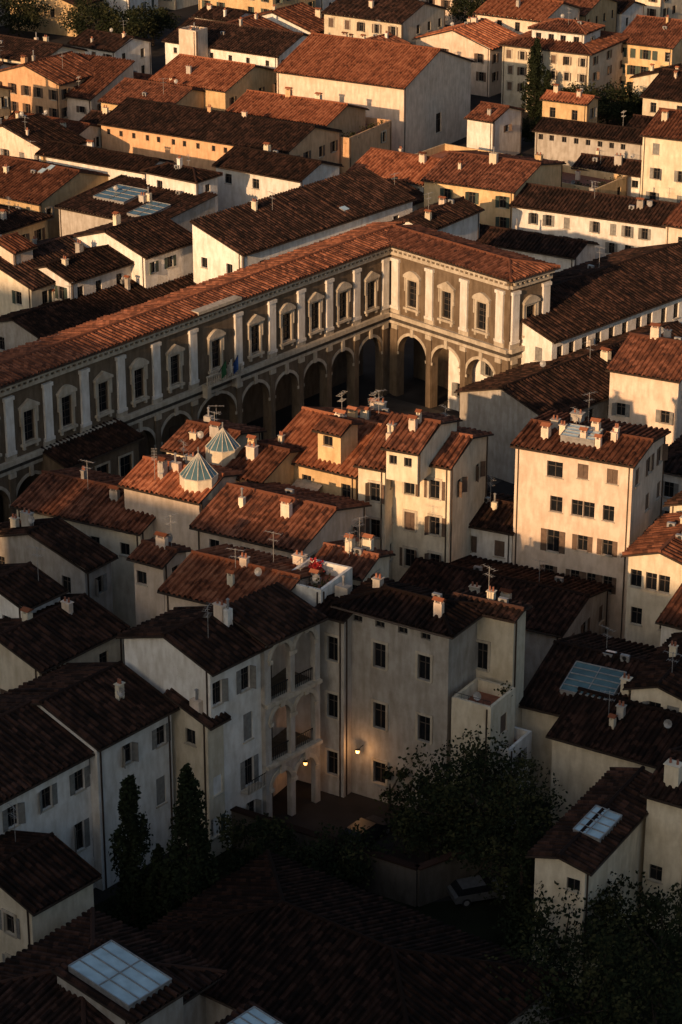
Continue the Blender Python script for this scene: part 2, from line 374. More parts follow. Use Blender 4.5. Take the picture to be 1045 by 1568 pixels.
    for i in range(ch):
        s,t_=U(.12,.88)*la,U(.15,.85)*lw; q=Q(s,t_,0); chimney(ft,q.x,q.y,zf(s,t_)+.1,random.choice([wm,W['cream'],W['grey'],W['pink']]),a,w)
    for i in range(ant):
        s,t_=U(.15,.85)*la,U(.2,.8)*lw; q=Q(s,t_,0); antenna(ft,q.x,q.y,zf(s,t_)+.1)
    if dn and random.random()<.35:
        s,t_=U(.15,.85)*la,U(.2,.8)*lw; q=Q(s,t_,0); dish(ft,q.x,q.y,zf(s,t_)+.1)
    if dn:
        for i in range(2):
            if random.random()<.3:
                s,t_=U(.15,.85)*la,U(.2,.8)*lw; q=Q(s,t_,0); zz=zf(s,t_); ft.box(q,a,w,.16,.35,zz-.3,zz+.5,M['galv']); c=Q(s-.17,t_,zz+.28); ft.prism(c,c-Vector((a.x,a.y,0))*.03,.17,M['iron'],10)
    for i in range(sky):
        s,t_=U(.2,.8)*la,U(.2,.8)*lw; pts=[]
        for ds,dt in((-.5,-.4),(.5,-.4),(.5,.4),(-.5,.4)): pts.append(Q(s+ds,t_+dt,zf(s+ds,t_+dt)+.26))
        lo=[p_-Vector((0,0,.3)) for p_ in pts]; ft.face(pts,M['pale'])
        for k in range(4): ft.face([lo[k],lo[(k+1)%4],pts[(k+1)%4],pts[k]],M['galv'])
    for fr_,L in((fl,lw),(frr,la)):
        for uu in ([.3,L-.3] if L>6 else [.3]):
            if random.random()<.6: fr_.box(ft,uu-.045,uu+.045,z0,z-.15,.01,.1,M['metal'])
    e=empty(name,org)
    for k in('walls','roof','windows','shutters','fittings'): parts[k].make(k,e,org)
    RECTS.append((N.copy(),a,w,la,lw))
    return dict(Q=Q,zf=zf,a=a,w=w,N=N,la=la,lw=lw,e=e,org=org,fl=fl,fr=frr,z=z)
def B(name,n,xl,xr,z,g=52,la=None,lw=None,**k):
    N=P(n[0],n[1],z); gr=math.radians(g); a=Vector((math.cos(gr),math.sin(gr))); w=Vector((-a.y,a.x))
    if la is None: la=along(N,a,z,xr)
    if lw is None: lw=along(N,w,z,xl)
    la=max(1.5,min(la,90)); lw=max(1.5,min(lw,90))
    return core(name,N,la,lw,z,g,**k)
def roofglass(b,s0,s1,t0,t1,mat,h=.38,n=4,name='rooflight'):
    mb=MB(); Q,zf=b['Q'],b['zf']; c=[(s0,t0),(s1,t0),(s1,t1),(s0,t1)]
    pts=[Q(s,t_,zf(s,t_)+h) for s,t_ in c]; lo=[p-Vector((0,0,h+.2)) for p in pts]
    mb.face(pts,mat)
    for k in range(4): mb.face([lo[k],lo[(k+1)%4],pts[(k+1)%4],pts[k]],M['galv'])
    for i in range(n+1):
        s=s0+(s1-s0)*i/n; mb.prism(Q(s,t0,zf(s,t0)+h+.03),Q(s,t1,zf(s,t1)+h+.03),.05,M['galv'],4)
    for t_ in(t0,(t0+t1)/2,t1): mb.prism(Q(s0,t_,zf(s0,t_)+h+.03),Q(s1,t_,zf(s1,t_)+h+.03),.05,M['galv'],4)
    mb.make(name,b['e'],b['org'])
# ================= ground =================
def sheet(name,pts,z,mat):
    mb=MB(); mb.face([(x,y,z) for x,y in pts],mat); return mb.make(name,None,(0,0,0))
sheet('ground',[(-3000,-3000),(3000,-3000),(3000,3500),(-3000,3500)],0,M['asph'])
# ================= arcaded hospital portico =================
def arches(mb,fr,edges,z0,spring,zt,pier,th,mat,trim=None):
    for i in range(len(edges)-1):
        e0,e1=edges[i],edges[i+1]; c=(e0+e1)/2; r=(e1-e0-pier)/2; rise=min(r,zt-.35-spring); n=14
        fr.box(mb,e0,c-r,z0,spring,-th,0,mat); fr.box(mb,c+r,e1,z0,spring,-th,0,mat)
        pr=[(c-r*math.cos(math.pi*k/n),spring+rise*math.sin(math.pi*k/n)) for k in range(n+1)]
        pts=[(e0,spring)]+pr+[(e1,spring)]
        for o in(0,-th):
            for k in range(len(pts)-1):
                if pts[k+1][0]-pts[k][0]>1e-5: mb.face([fr.p(pts[k][0],pts[k][1],o),fr.p(pts[k+1][0],pts[k+1][1],o),fr.p(pts[k+1][0],zt,o),fr.p(pts[k][0],zt,o)],mat)
        for k in range(n): mb.face([fr.p(*pr[k],0),fr.p(*pr[k+1],0),fr.p(*pr[k+1],-th),fr.p(*pr[k],-th)],mat)
        if trim:
            n2=12; ro=1.0+.32/r
            for k in range(n2):
                A=[]
                for kk in(k,k+1):
                    an=math.pi*kk/n2; A.append(((c-r*math.cos(an),spring+rise*math.sin(an)),(c-r*ro*math.cos(an),spring+rise*ro*math.sin(an))))
                mb.face([fr.p(*A[0][0],.07),fr.p(*A[1][0],.07),fr.p(*A[1][1],.07),fr.p(*A[0][1],.07)],trim)
                mb.face([fr.p(*A[0][1],.07),fr.p(*A[1][1],.07),fr.p(*A[1][1],0),fr.p(*A[0][1],0)],trim)
            fr.box(mb,c-.22,c+.22,spring+rise-.05,zt-.003,.0,.2,trim)
            fr.box(mb,e0-.0,c-r+.14,spring-.3,spring,0.003,.12,trim); fr.box(mb,c+r-.14,e1,spring-.3,spring,0.003,.12,trim)
def grandfacade(parts,fr,edges,L,ph=0,special=None):
    mb=parts['walls']; tr=W['sand']; wm=W['wallb']
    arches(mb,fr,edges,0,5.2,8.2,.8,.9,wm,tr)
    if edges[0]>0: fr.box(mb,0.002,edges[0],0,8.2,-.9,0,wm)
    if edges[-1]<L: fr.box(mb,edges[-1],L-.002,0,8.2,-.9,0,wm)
    fr.box(mb,0,L,8.2,8.5,-.9,.15,tr); fr.box(mb,0,L,8.5,9.0,-.9,.08,W['dark']); fr.box(mb,0,L,9.0,9.45,-.9,.45,tr)
    cs=[(edges[i]+edges[i+1])/2 for i in range(len(edges)-1)]
    wins=[(c,10.7,1.35,2.9,'p') for c in cs]
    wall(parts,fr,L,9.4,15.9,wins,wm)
    for i,c in enumerate(cs):
        zb,zt=10.7,13.6
        for q in((c-.95,c-.68,zb-.15,zt+.25),(c+.68,c+.95,zb-.15,zt+.25)): fr.box(mb,*q,.003,.2,tr)
        fr.box(mb,c-.677,c+.677,zt+.003,zt+.25,.003,.2,tr)
        for s in(-1,1): fr.box(mb,c+s*1.05-.08,c+s*1.05+.08,zb+1.6,zt+.25,.004,.24,tr); fr.box(mb,c+s*.8-.13,c+s*.8+.13,zb-.75,zb-.4,.003,.26,tr)
        fr.box(mb,c-1.15,c+1.15,zb-.4,zb-.15,.003,.35,tr); fr.box(mb,c-1.2,c+1.2,zt+.25,zt+.45,.003,.38,tr)
        if (i+ph)%2==0: pp=[(c-1.25,zt+.45),(c+1.25,zt+.45),(c,zt+1.15)]
        else: pp=[(c-1.25+2.5*k/8,zt+.45+.65*math.sin(math.pi*k/8)) for k in range(9)][::-1]
        A=[fr.p(*q,.36) for q in pp]; Bk=[fr.p(*q,.0) for q in pp]
        mb.face(A,tr)
        for k in range(len(A)): mb.face([A[k],A[(k+1)%len(A)],Bk[(k+1)%len(A)],Bk[k]],tr)
        for zz in(11.4,12.1,12.8): fr.box(parts['windows'],c-.6,c+.6,zz,zz+.05,-.2,-.15,M['frame'])
    for e in edges:
        e=min(max(e,.62),L-.62)
        fr.box(mb,e-.7,e+.7,9.4,9.95,.003,.16,tr)
        fr.box(mb,e-.5,e+.5,9.95,15.2,.002,.24,W['white']); fr.box(mb,e-.62,e+.62,15.2,15.55,.002,.33,W['white']); fr.box(mb,e-.62,e+.62,9.95,10.25,.002,.3,W['white'])
        fr.box(mb,e-.36,e+.36,0,8.2,.003,.16,W['wallb'])
        fr.box(mb,e-.42,e+.42,7.7,8.2,.004,.26,tr)
    fr.box(mb,0,L,15.9,16.25,-.3,.32,tr); fr.box(mb,0,L,16.25,16.6,-.3,.2,wm); fr.box(mb,0,L,16.6,16.95,-.3,.6,tr)
    k=.3
    while k<L-.2: fr.box(mb,k-.12,k+.12,16.3,16.6,.2,.5,tr); k+=.7
C0=Vector((5.26,248.8)); ga=math.radians(51.2); gb=math.radians(-47)
a1=Vector((math.cos(ga),math.sin(ga))); w1=Vector((-a1.y,a1.x)); b1=Vector((math.cos(gb),math.sin(gb)))
n2=Vector((b1.y,-b1.x))
parts={k:MB() for k in('walls','roof','windows','shutters')}; parts['shm']=M['sh_b']
LL=85.0
fr1=Fr(C0,-a1,-w1); ed1=[.95,5.9,10.5,15.1,19.7,24.9,31.6,36.9,41.8,46.7,51.5,56.4,61.3,66.2,71.1,76,81]
grandfacade(parts,fr1,ed1,LL,0)
fr2=Fr(C0,b1,n2); RL=17.6; ed2=[.95,6.1,11.2,16.3]
grandfacade(parts,fr2,ed2,RL,1)
O3=C0+b1*RL; n3=b1; d3=-n2; RD=6.0; fr3=Fr(O3,d3,n3); grandfacade(parts,fr3,[.7,5.3],RD,1)
mb=parts['walls']
fr1.box(mb,-3,LL,0,8.6,-6.3,-6.0,W['wallb']); fr2.box(mb,-2,RL,0,8.6,-5.95,-5.7,W['wallb'])  # inner walls and ceilings take a darker colour, standing in for interior shade
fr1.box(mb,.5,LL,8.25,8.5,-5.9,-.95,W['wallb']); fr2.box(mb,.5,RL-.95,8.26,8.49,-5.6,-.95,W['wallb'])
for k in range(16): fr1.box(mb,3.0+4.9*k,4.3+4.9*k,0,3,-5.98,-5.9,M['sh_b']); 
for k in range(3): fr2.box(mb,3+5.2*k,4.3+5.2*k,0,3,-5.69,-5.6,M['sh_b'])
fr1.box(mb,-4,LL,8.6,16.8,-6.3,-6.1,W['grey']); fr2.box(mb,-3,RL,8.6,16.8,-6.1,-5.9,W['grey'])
tm=T['tile']; tp=math.tan(math.radians(8))
def q3(fr,u,z,o): return fr.p(u,z,o)
zr=17.0; rid=zr+tp*(2.6+.7)
ovh=.7
roofplane(parts,[q3(fr1,LL,zr,ovh),q3(fr1,-.6,zr,ovh),q3(fr1,-3,rid,-2.6),q3(fr1,LL,rid,-2.6)],tm,.48)
roofplane(parts,[q3(fr1,LL,zr-.4,-6.8),q3(fr1,-6,zr-.4,-6.8),q3(fr1,-6,rid,-2.6),q3(fr1,LL,rid,-2.6)],tm,.48)
ridgecap(parts,q3(fr1,LL,rid,-2.6),q3(fr1,-3,rid,-2.6),tm)
k=3.0+ovh; tp=math.tan(math.radians(10)); ridR=zr+tp*k
roofplane(parts,[q3(fr2,-.6,zr,ovh),q3(fr2,RL+ovh,zr,ovh),q3(fr2,RL+ovh-k,ridR,-3.0),q3(fr2,-3,ridR,-3.0)],tm,.48)
roofplane(parts,[q3(fr2,-3,zr,-6.7),q3(fr2,RL+ovh,zr,-6.7),q3(fr2,RL+ovh-k,ridR,-3.0),q3(fr2,-3,ridR,-3.0)],tm,.48)
roofplane(parts,[q3(fr2,RL+ovh,zr,ovh),q3(fr2,RL+ovh,zr,-6.7),q3(fr2,RL+ovh-k,ridR,-3.0)],tm,.48)
ridgecap(parts,q3(fr2,RL+ovh-k,ridR,-3.0),q3(fr2,-3,ridR,-3.0),tm); ridgecap(parts,q3(fr2,RL+ovh,zr,ovh),q3(fr2,RL+ovh-k,ridR,-3.0),tm); ridgecap(parts,q3(fr2,RL+ovh,zr,-6.7),q3(fr2,RL+ovh-k,ridR,-3.0),tm)
cb=28.25
fr1.box(mb,cb-2.6,cb+2.6,9.46,9.7,.45,1.3,W['sand'])
for k in range(16): fr1.box(mb,cb-2.5+k*.33,cb-2.38+k*.33,9.7,10.5,1.1,1.22,W['sand'])
fr1.box(mb,cb-2.6,cb+2.6,10.5,10.65,1.05,1.28,W['sand'])
for s in(-2.2,2.2): fr1.box(mb,cb+s-.3,cb+s+.3,8.3,9.4,.46,1.1,W['sand'])
fr1.box(mb,cb-3.2,cb+3.2,17.05,17.35,-.2,.8,W['sand'])
fl_=MB()
for s,mt in((-.9,M['blue']),(0,M['cloth']),(.9,M['green'])):
    p0=fr1.p(cb+s,10.6,1.2); p1=fr1.p(cb+s,12.2,2.2); fl_.prism(p0,p1,.04,M['iron'],5)
    d=(p1-p0); X=Vector((fr1.D.x,fr1.D.y,0))
    for k in range(5):
        x0=p0+d*(.45+.1*k)+X*.08*(-1)**k; x1=p0+d*(.45+.1*(k+1))+X*.08*(-1)**(k+1)
        fl_.face([x0,x1,x1-Vector((0,0,1.3+.05*k)),x0-Vector((0,0,1.2+.05*k))],mt)
e=empty('arcaded_hospital_portico',(C0.x,C0.y,0))
for k in('walls','roof','windows'): parts[k].make(k,e,(C0.x,C0.y,0))
fl_.make('flags',e,(C0.x,C0.y,0))
RECTS.append((C0-a1*85,a1,w1,92,7)); RECTS.append((O3,-n2,-b1,6.4,18.3))
RECTS.append((C0-a1*50+b1*2,a1,-w1,50,26))
def quad(c,d,e_,l,m_): return [c,c+d*l,c+d*l+e_*m_,c+e_*m_]
pz=quad(C0-a1*80-w1*.5,a1,-w1,79,24); sheet('paved_square',[(p.x,p.y) for p in pz],.02,M['pave'])
# ================= buildings =================
TOWN='stucco_townhouse'
b=B('gabled_hall',(619,133),424,722,11.5,59,roof='w',pitch=19,wall_='pink',rc='red',wl=0,wr=dict(px=[672],rows=[(6,3)],w=1.6,sty='p'),ch=1)
B(TOWN,(500,190),350,560,10,59,roof='w',wall_='orange',wl=dict(n=5,rows=[(.6,.8)],sty='p',w=.7),wr=0,ch=2,rc='red')
B('terraced_house',(535,212),430,600,8,60,roof='flat',wall_='orange',wl=dict(n=2,rows=[(2.2,1)],sty='p'),ch=1)
B(TOWN,(345,138),233,432,9.5,57,roof='w',wall_='ochre',rc='red',wl=0,ch=1)
B(TOWN,(425,85),253,500,10.5,57,roof='w',wall_='white',wl=dict(n=6,rows=[(1,.9)],sty='p',w=.7),ch=1,rc='dark')
B('roof_tower_house',(300,48),274,318,13.5,57,roof='flat',wall_='pink',wl=0,wr=0)
B(TOWN,(598,75),540,625,9,57,roof='a',wall_='white',wl=0,ch=1)
B(TOWN,(90,128),-10,160,9,55,roof='a',wall_='orange',wl=dict(n=5,sty='s'),wr=dict(n=4),ch=2,fh=2.8)
B(TOWN,(60,95),-40,130,9,55,roof='w',wall_='cream',ch=2,rc='dark',fh=2.8)
B(TOWN,(140,150),50,205,7,60,roof='sa',wall_='pink',wl=dict(n=3,rows=[(1.5,1)]),ch=1)
B(TOWN,(255,168),155,330,8,58,roof='w',wall_='ochre',ch=2)
B('cream_apartment_block',(903,82),770,965,10.5,60,roof='hip',pitch=14,wall_='cream',wl=dict(n=6,rows=[(.9,1.3),(3.4,1.3),(6,1.3)],sty='sf',w=.8),wr=dict(n=3,rows=[(.9,1.3),(3.4,1.3),(6,1.3)],sty='s'),ch=1,shm='sh_b')
B('roof_storey',(895,50),815,920,13,60,roof='hip',wall_='white',wl=dict(n=4,rows=[(.8,1.1)],sty='p'),ch=0,z0=10)
B(TOWN,(1030,72),945,1090,10,60,roof='w',wall_='ochre',wl=dict(n=5,sty='s'),ch=2,fh=2.7)
B(TOWN,(1060,155),985,1120,8,60,roof='w',wall_='cream',ch=1,rc='dark')
B(TOWN,(755,185),716,800,6.5,55,roof='w',wall_='white',wr=dict(n=1,rows=[(1.4,1)]),wl=0,ch=1)
B('green_shuttered_house',(787,292),650,862,10.5,62,roof='w',wall_='ochre',pitch=12,wl=dict(px=[685,723,770],rows=[(.9,1.5),(3.6,1.5)],sty='s'),wr=0,ch=3,shm='sh_g')
B(TOWN,(1075,352),785,1130,9,62,la=9,roof='w',wall_='white',wl=dict(n=12,rows=[(.8,1.4),(3.2,1.4)],sty='s',w=.8),ch=3,shm='sh_w',rc='dark')
B(TOWN,(1070,215),985,1120,13,62,roof='w',wall_='cream',wl=dict(n=2),ch=2)
B(TOWN,(985,218),820,1010,7,62,la=6,roof='w',wall_='grey',rc='dark',wl=dict(n=9,rows=[(.6,.8)],sty='p',w=.7),ch=0)
B(TOWN,(985,268),880,1010,6,62,la=6,roof='w',wall_='white',rc='dark',wl=dict(n=4,rows=[(.9,1)],sty='p'),ch=2)
B('convent_range',(370,388),318,632,12,50,lw=7.5,roof='sw',wall_='white',pitch=17,wr=dict(px=[403,458,497,543,607],rows=[(1.6,1.7)],sty='p',w=1.1),wl=dict(n=2,rows=[(1.6,1.2)],sty='p'),ch=1,rc='dark',sky=1)
B('pyramid_roofed_turret',(300,276),224,333,11,53,roof='hip',wall_='white',wl=dict(n=2,rows=[(1,1)],sty='p'),wr=dict(n=1,rows=[(1,1)],sty='p'),ch=1,rc='dark')
B(TOWN,(460,275),331,520,10,55,roof='w',wall_='white',wl=dict(px=[350,392],rows=[(1,1.3)],sty='p',w=1.1),ch=1,rc='dark')
B(TOWN,(222,262),60,262,10,57,roof='w',wall_='white',wl=dict(px=[213,190],rows=[(1,1.2)],sty='p'),ch=1,rc='dark')
B(TOWN,(440,232),155,520,9,58,roof='w',wall_='orange',rc='dark',wl=dict(n=14,rows=[(.8,.8)],sty='p',w=.6),ch=2)
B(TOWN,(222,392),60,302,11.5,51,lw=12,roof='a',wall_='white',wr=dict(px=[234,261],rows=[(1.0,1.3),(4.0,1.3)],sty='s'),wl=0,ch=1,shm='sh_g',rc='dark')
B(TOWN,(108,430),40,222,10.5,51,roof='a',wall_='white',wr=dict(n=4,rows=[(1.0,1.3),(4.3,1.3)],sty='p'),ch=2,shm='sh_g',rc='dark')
b=B('flat_roofed_ward',(235,345),90,330,8,55,roof='sa',pitch=5,wall_='grey',wl=0,wr=0,ch=2,rc='dark')
roofglass(b,1,6,2,5,M['teal']); roofglass(b,4,9,8,13,M['teal'],name='glass_roof')
b=B('flat_roofed_ward',(395,428),290,470,7,50,roof='sw',pitch=6,wall_='white',wl=0,wr=0,ch=1,rc='dark')
roofglass(b,1,8,1,5,M['teal'])
B('church_gable',(20,385),-30,50,13,52,roof='a',wall_='pink',wl=0,wr=0,ch=0)
B(TOWN,(48,440),-70,52,10,52,roof='a',wall_='cream',ch=1,la=12,rc='dark')
B('cloister_range',(62,516),-80,330,7,51,lw=8,roof='a',wall_='grey',rc='dark',ch=3,wr=dict(n=14,rows=[(1.2,2.2)],sty='p',w=1.4))
B(TOWN,(112,210),0,160,8,57,roof='w',wall_='cream',ch=2)
B(TOWN,(75,232),-60,130,9,55,roof='a',wall_='pink',ch=2,rc='dark')
B(TOWN,(60,310),-60,180,8,55,roof='w',wall_='ochre',rc='tile',ch=2,sky=2)
B(TOWN,(655,352),600,735,11,55,roof='a',wall_='white',wl=0,wr=0,ch=2,rc='dark')
B(TOWN,(880,392),688,960,7,60,la=6,roof='w',wall_='white',rc='dark',wl=0,wr=0,ch=1)
B('infirmary_range',(846,520),770,1120,11,46,lw=14,roof='a',wall_='white',rc='dark',wr=dict(n=14,rows=[(1,1.7),(5,1.7)],sty='p'),ch=1)
B('infirmary_range',(838,640),705,1100,8,46,roof='a',wall_='grey',rc='dark',wr=dict(n=10,rows=[(.9,1.5)],sty='p'),wl=0,ch=2)
B(TOWN,(1040,580),935,1100,12,62,roof='w',wall_='pink',wl=dict(n=3,rows=[(3.5,1.3)],sty='s'),ch=2)
b=B('cream_apartment_block',(970,710),790,1020,17,64,roof='w',pitch=8,wall_='pink',
  wl=dict(px=[850,900,940],rows=[(1.0,1.4,[850],'p',1.4),(.8,1.3,[893,938],'c'),(4.1,1.4,[852],'p',1.1),(4.1,1.4,[884,902,932],'p',1.0),(7.2,2.0,[847],'s',1.1),(7.2,1.4,[892,930],'s',.9),(10.5,1.5,[840,880,905,930],'s',.8)]),
  wr=dict(n=3,sty='s'),ch=9,ant=3,shm='sh_b')
roofglass(b,1.5,3.6,4,7,M['pale'],h=.6)
B(TOWN,(1060,868),963,1120,12,62,roof='a',wall_='cream',wl=dict(n=4,sty='p'),ch=2)
B(TOWN,(1050,1070),967,1120,10,62,roof='a',wall_='cream',wl=dict(n=3,sty='s'),ch=2,rc='dark')
B('cream_townhouse',(690,712),590,748,16,64,roof='w',pitch=15,wall_='cream',wl=dict(px=[628,666],rows=[(1.6,1.7),(4.9,1.7),(8.3,1.7),(11.5,1.7)],sty='sf'),wr=dict(n=2,rows=[(2,1.4)]),ch=3,ant=3,shm='sh_b')
B('roof_storey',(640,690),592,700,18,64,roof='w',pitch=15,wall_='cream',wl=dict(n=2,rows=[(.8,.8)],sty='p',w=.7),ch=2,z0=15)
B(TOWN,(590,715),549,640,15.5,64,roof='sa',wall_='cream',wl=dict(px=[575],rows=[(1.6,1.7),(4.9,1.7),(8.3,1.7)],sty='sf'),ch=2,shm='sh_b')
B('yellow_terraced_house',(545,725),408,590,14,58,la=12.5,roof='w',pitch=18,wall_='ochre',rc='red',wl=dict(px=[420,470,530],rows=[(1.2,1.9)],sty='p'),ch=3,ant=3,sky=1)
B('roof_dormer',(522,662),487,548,17.2,58,roof='w',wall_='ochre',wl=dict(n=1,rows=[(.6,.9)],sty='p'),wr=0,ch=0,ant=0,z0=14)
B(TOWN,(600,668),520,640,15,62,roof='w',wall_='pink',ch=3,ant=2,rc='tile')
b=B('planted_terrace',(485,790),408,560,10.5,58,lw=9,roof='flat',wall_='cream',ch=1)
for s,t0 in((1.6,1.0),(1.6,5.2)):
    mb=MB(); q=[b['Q'](s-1.2,t0,11.6),b['Q'](s-1.2,t0+2.6,11.6),b['Q'](s+1.2,t0+2.6,12.3),b['Q'](s+1.2,t0,12.3)]
    mb.face(q,M['cloth'])
    for c in q[:2]: mb.prism((c.x,c.y,9.6),c,.04,M['iron'],5)
    for c in q[2:]: mb.prism((c.x,c.y,9.6),c,.04,M['iron'],5)
    mb.make('awning',b['e'],b['org'])
B(TOWN,(785,812),700,830,9,64,roof='w',wall_='white',pitch=14,wl=dict(px=[715,765],rows=[(1.2,1.5),(4.2,1.5)],sty='s'),ch=1,rc='dark')
B(TOWN,(215,812),25,300,11,62,roof='w',pitch=15,wall_='cream',wl=dict(n=4,rows=[(1.5,1.1)],sty='p'),ch=3,ant=2)
b=B(TOWN,(305,765),190,372,14,60,roof='w',pitch=16,wall_='pink',rc='red',wl=0,ch=3,ant=3)
b3=B(TOWN,(400,735),345,480,14,60,roof='w',pitch=15,wall_='ochre',wl=0,wr=0,ch=3,ant=2)
B(TOWN,(330,700),255,400,13,60,roof='w',pitch=15,wall_='cream',wl=0,wr=0,ch=3,ant=2)
B('side_portico_range',(100,712),-80,212,8.5,51,roof='a',pitch=16,wall_='wallb',rc='dark',wl=0,wr=dict(n=3,rows=[(1.5,3)],sty='f',w=1.6),ch=0)
def pyr(px,z,r=1.6,h=1.7,seed=0):
    q=P(px[0],px[1],z); mb=MB(); n=8; c=Vector((q.x,q.y,z+.7+h)); rim=[Vector((q.x+r*math.cos(k*math.pi/4),q.y+r*math.sin(k*math.pi/4),z+.7)) for k in range(n)]
    lo=[v-Vector((0,0,1.8)) for v in rim]
    for k in range(n):
        j=(k+1)%n; mb.face([rim[k],rim[j],c],M['teal']); mb.face([lo[k],lo[j],rim[j],rim[k]],W['cream']); mb.prism(rim[k],c,.05,M['cloth'],4); mb.prism((rim[k]+rim[j])/2,c,.035,M['cloth'],4); mb.prism(rim[k],rim[j],.06,M['cloth'],4)
    mb.prism(c,c+Vector((0,0,.5)),.06,M['galv'],5); mb.make('glass_roof_lantern',None,(q.x,q.y,z))
pyr((305,738),14.6,1.6,1.9); pyr((342,695),14.6,1.5,1.7)
B(TOWN,(460,840),300,560,13,60,roof='w',pitch=16,wall_='pink',wl=dict(n=3,rows=[(1,1)],sty='p'),ch=3,ant=2,rc='tile')
B(TOWN,(250,862),205,285,15,58,roof='w',wall_='pink',wl=dict(n=2,rows=[(1.2,1.1)],sty='p'),ch=1)
B(TOWN,(410,938),252,500,15.5,61,roof='w',pitch=14,wall_='pink',wl=0,wr=0,ch=3,ant=2,rc='red')
b=B('roof_terrace_house',(492,905),425,540,16.3,61,roof='flat',wall_='white',wl=dict(n=3,rows=[(1.4,1.5)],sty='p'),wr=dict(n=2,rows=[(1.4,1.5)],sty='p'),ch=1,ant=1)
B(TOWN,(555,880),480,596,14.5,62,roof='w',wall_='cream',wl=dict(n=3,rows=[(1,1.3)],sty='s'),ch=3,ant=2)
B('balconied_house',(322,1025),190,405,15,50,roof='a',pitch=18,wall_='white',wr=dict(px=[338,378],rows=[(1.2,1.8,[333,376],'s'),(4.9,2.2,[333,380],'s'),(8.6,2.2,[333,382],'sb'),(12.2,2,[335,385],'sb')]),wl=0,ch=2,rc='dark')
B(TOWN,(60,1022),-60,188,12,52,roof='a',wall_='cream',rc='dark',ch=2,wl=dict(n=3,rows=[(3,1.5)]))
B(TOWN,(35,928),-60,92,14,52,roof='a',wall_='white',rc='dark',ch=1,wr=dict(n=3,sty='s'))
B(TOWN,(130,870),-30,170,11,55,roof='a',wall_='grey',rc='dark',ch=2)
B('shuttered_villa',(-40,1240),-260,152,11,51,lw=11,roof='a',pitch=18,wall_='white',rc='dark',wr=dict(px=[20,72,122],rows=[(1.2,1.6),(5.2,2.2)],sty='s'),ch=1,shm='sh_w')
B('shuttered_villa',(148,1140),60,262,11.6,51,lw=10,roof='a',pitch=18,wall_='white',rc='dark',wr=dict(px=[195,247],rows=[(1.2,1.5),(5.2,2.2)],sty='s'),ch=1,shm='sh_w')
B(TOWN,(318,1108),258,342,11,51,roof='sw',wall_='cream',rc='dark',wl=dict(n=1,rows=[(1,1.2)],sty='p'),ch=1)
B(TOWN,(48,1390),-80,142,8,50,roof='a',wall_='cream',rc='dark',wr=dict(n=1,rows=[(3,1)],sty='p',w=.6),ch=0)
B('palace',(688,965),525,738,15.6,58,roof='hip',pitch=16,wall_='grey',over=.6,
  wl=dict(px=[582],rows=[(.75,.5,[548,582,617,652],'p',.8),(2.5,2.0,[582,650],'pf',1.05),(7.4,2.1,[582,650],'pf',1.05),(12.3,1.8,[582,650],'pf',1.05)]),wr=0,ch=2,ant=0,rc='dark')
b=B('palace_wing',(788,945),690,806,15.6,62,roof='w',pitch=10,wall_='cream',wl=dict(px=[738],rows=[(2.6,2.2,[738],'pf',1.0)]),wr=0,ch=1,rc='dark')
b=B('terrace_block',(752,1085),692,790,10.6,58,roof='flat',wall_='cream',wl=dict(n=2,rows=[(3.5,1.6)],sty='p'),ch=0,ant=0)
B('terrace_block',(780,1150),738,815,7,58,roof='flat',wall_='white',wl=dict(n=1,rows=[(2.5,1.4)],sty='p'),ch=0,ant=0)
B('palace_side_wing',(527,945),485,560,15,58,roof='w',pitch=12,wall_='grey',wl=dict(px=[510],rows=[(1.8,2),(6.5,2),(11.3,2)],sty='pf'),wr=0,ch=1,ant=0,rc='dark')
# string courses on the palace
N=P(405,985,15.2); gr=math.radians(48); a=Vector((math.cos(gr),math.sin(gr))); w=Vector((-a.y,a.x)); la=along(N,a,15.2,490)
parts={k:MB() for k in('walls','roof','windows','shutters')}; fr=Fr(N,a,-w); mb=parts['walls']; g_=W['grey']
ed=[.4,la*.5,la-.3]
for z0,sp,zt in((0,3.2,5.0),(5.0,8.6,10.0),(10.0,13.6,15.0)):
    arches(mb,fr,ed,z0,sp,zt,.45,.45,g_,W['sand']); fr.box(mb,0,.4,z0,zt,-.45,0,g_); fr.box(mb,la-.3,la,z0,zt,-.45,0,g_)
    if zt<14: fr.box(mb,0,la,zt-.02,zt+.25,-.62,.25,W['sand'])
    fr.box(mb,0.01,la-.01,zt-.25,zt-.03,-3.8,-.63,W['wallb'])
    if z0>1:
        for k in range(int(la/.2)): fr.box(parts['windows'],.5+k*.2,.54+k*.2,z0+.26,z0+1.2,-.3,-.26,M['iron'])
        fr.box(parts['windows'],.4,la-.3,z0+1.2,z0+1.26,-.32,-.24,M['iron'])
    for k in range(2): fr.box(parts['windows'],la*(.25+.5*k)-.6,la*(.25+.5*k)+.6,z0+.3,z0+2.8,-3.79,-3.7,M['sh_b'])
fr.box(mb,0,la,0,16.2,-4.2,-3.8,W['wallb']); fr.box(mb,0.003,.3,0,15,-3.79,-.63,g_)  # back wall coloured darker to deepen the shade inside the loggia
pp=[fr.p(-.3,15.35,.7),fr.p(la+.1,15.35,.7),fr.p(la+.1,16.6,-4.3),fr.p(-.3,16.6,-4.3)]
roofplane(parts,pp,T['dark'],.48)
e=empty('loggia_palace',(N.x,N.y,0))
for k in('walls','roof','windows'): parts[k].make(k,e,(N.x,N.y,0))
RECTS.append((N,a,w,la,6))
B(TOWN,(860,968),600,985,6,62,la=10,roof='w',pitch=13,wall_='grey',rc='dark',ch=2,wl=0,ant=1)
b=B(TOWN,(965,1112),800,1060,8,62,roof='w',wall_='cream',rc='dark',ch=1,wl=0,sky=1)
roofglass(b,1.5,4.6,2.2,6.2,M['teal'],n=5)
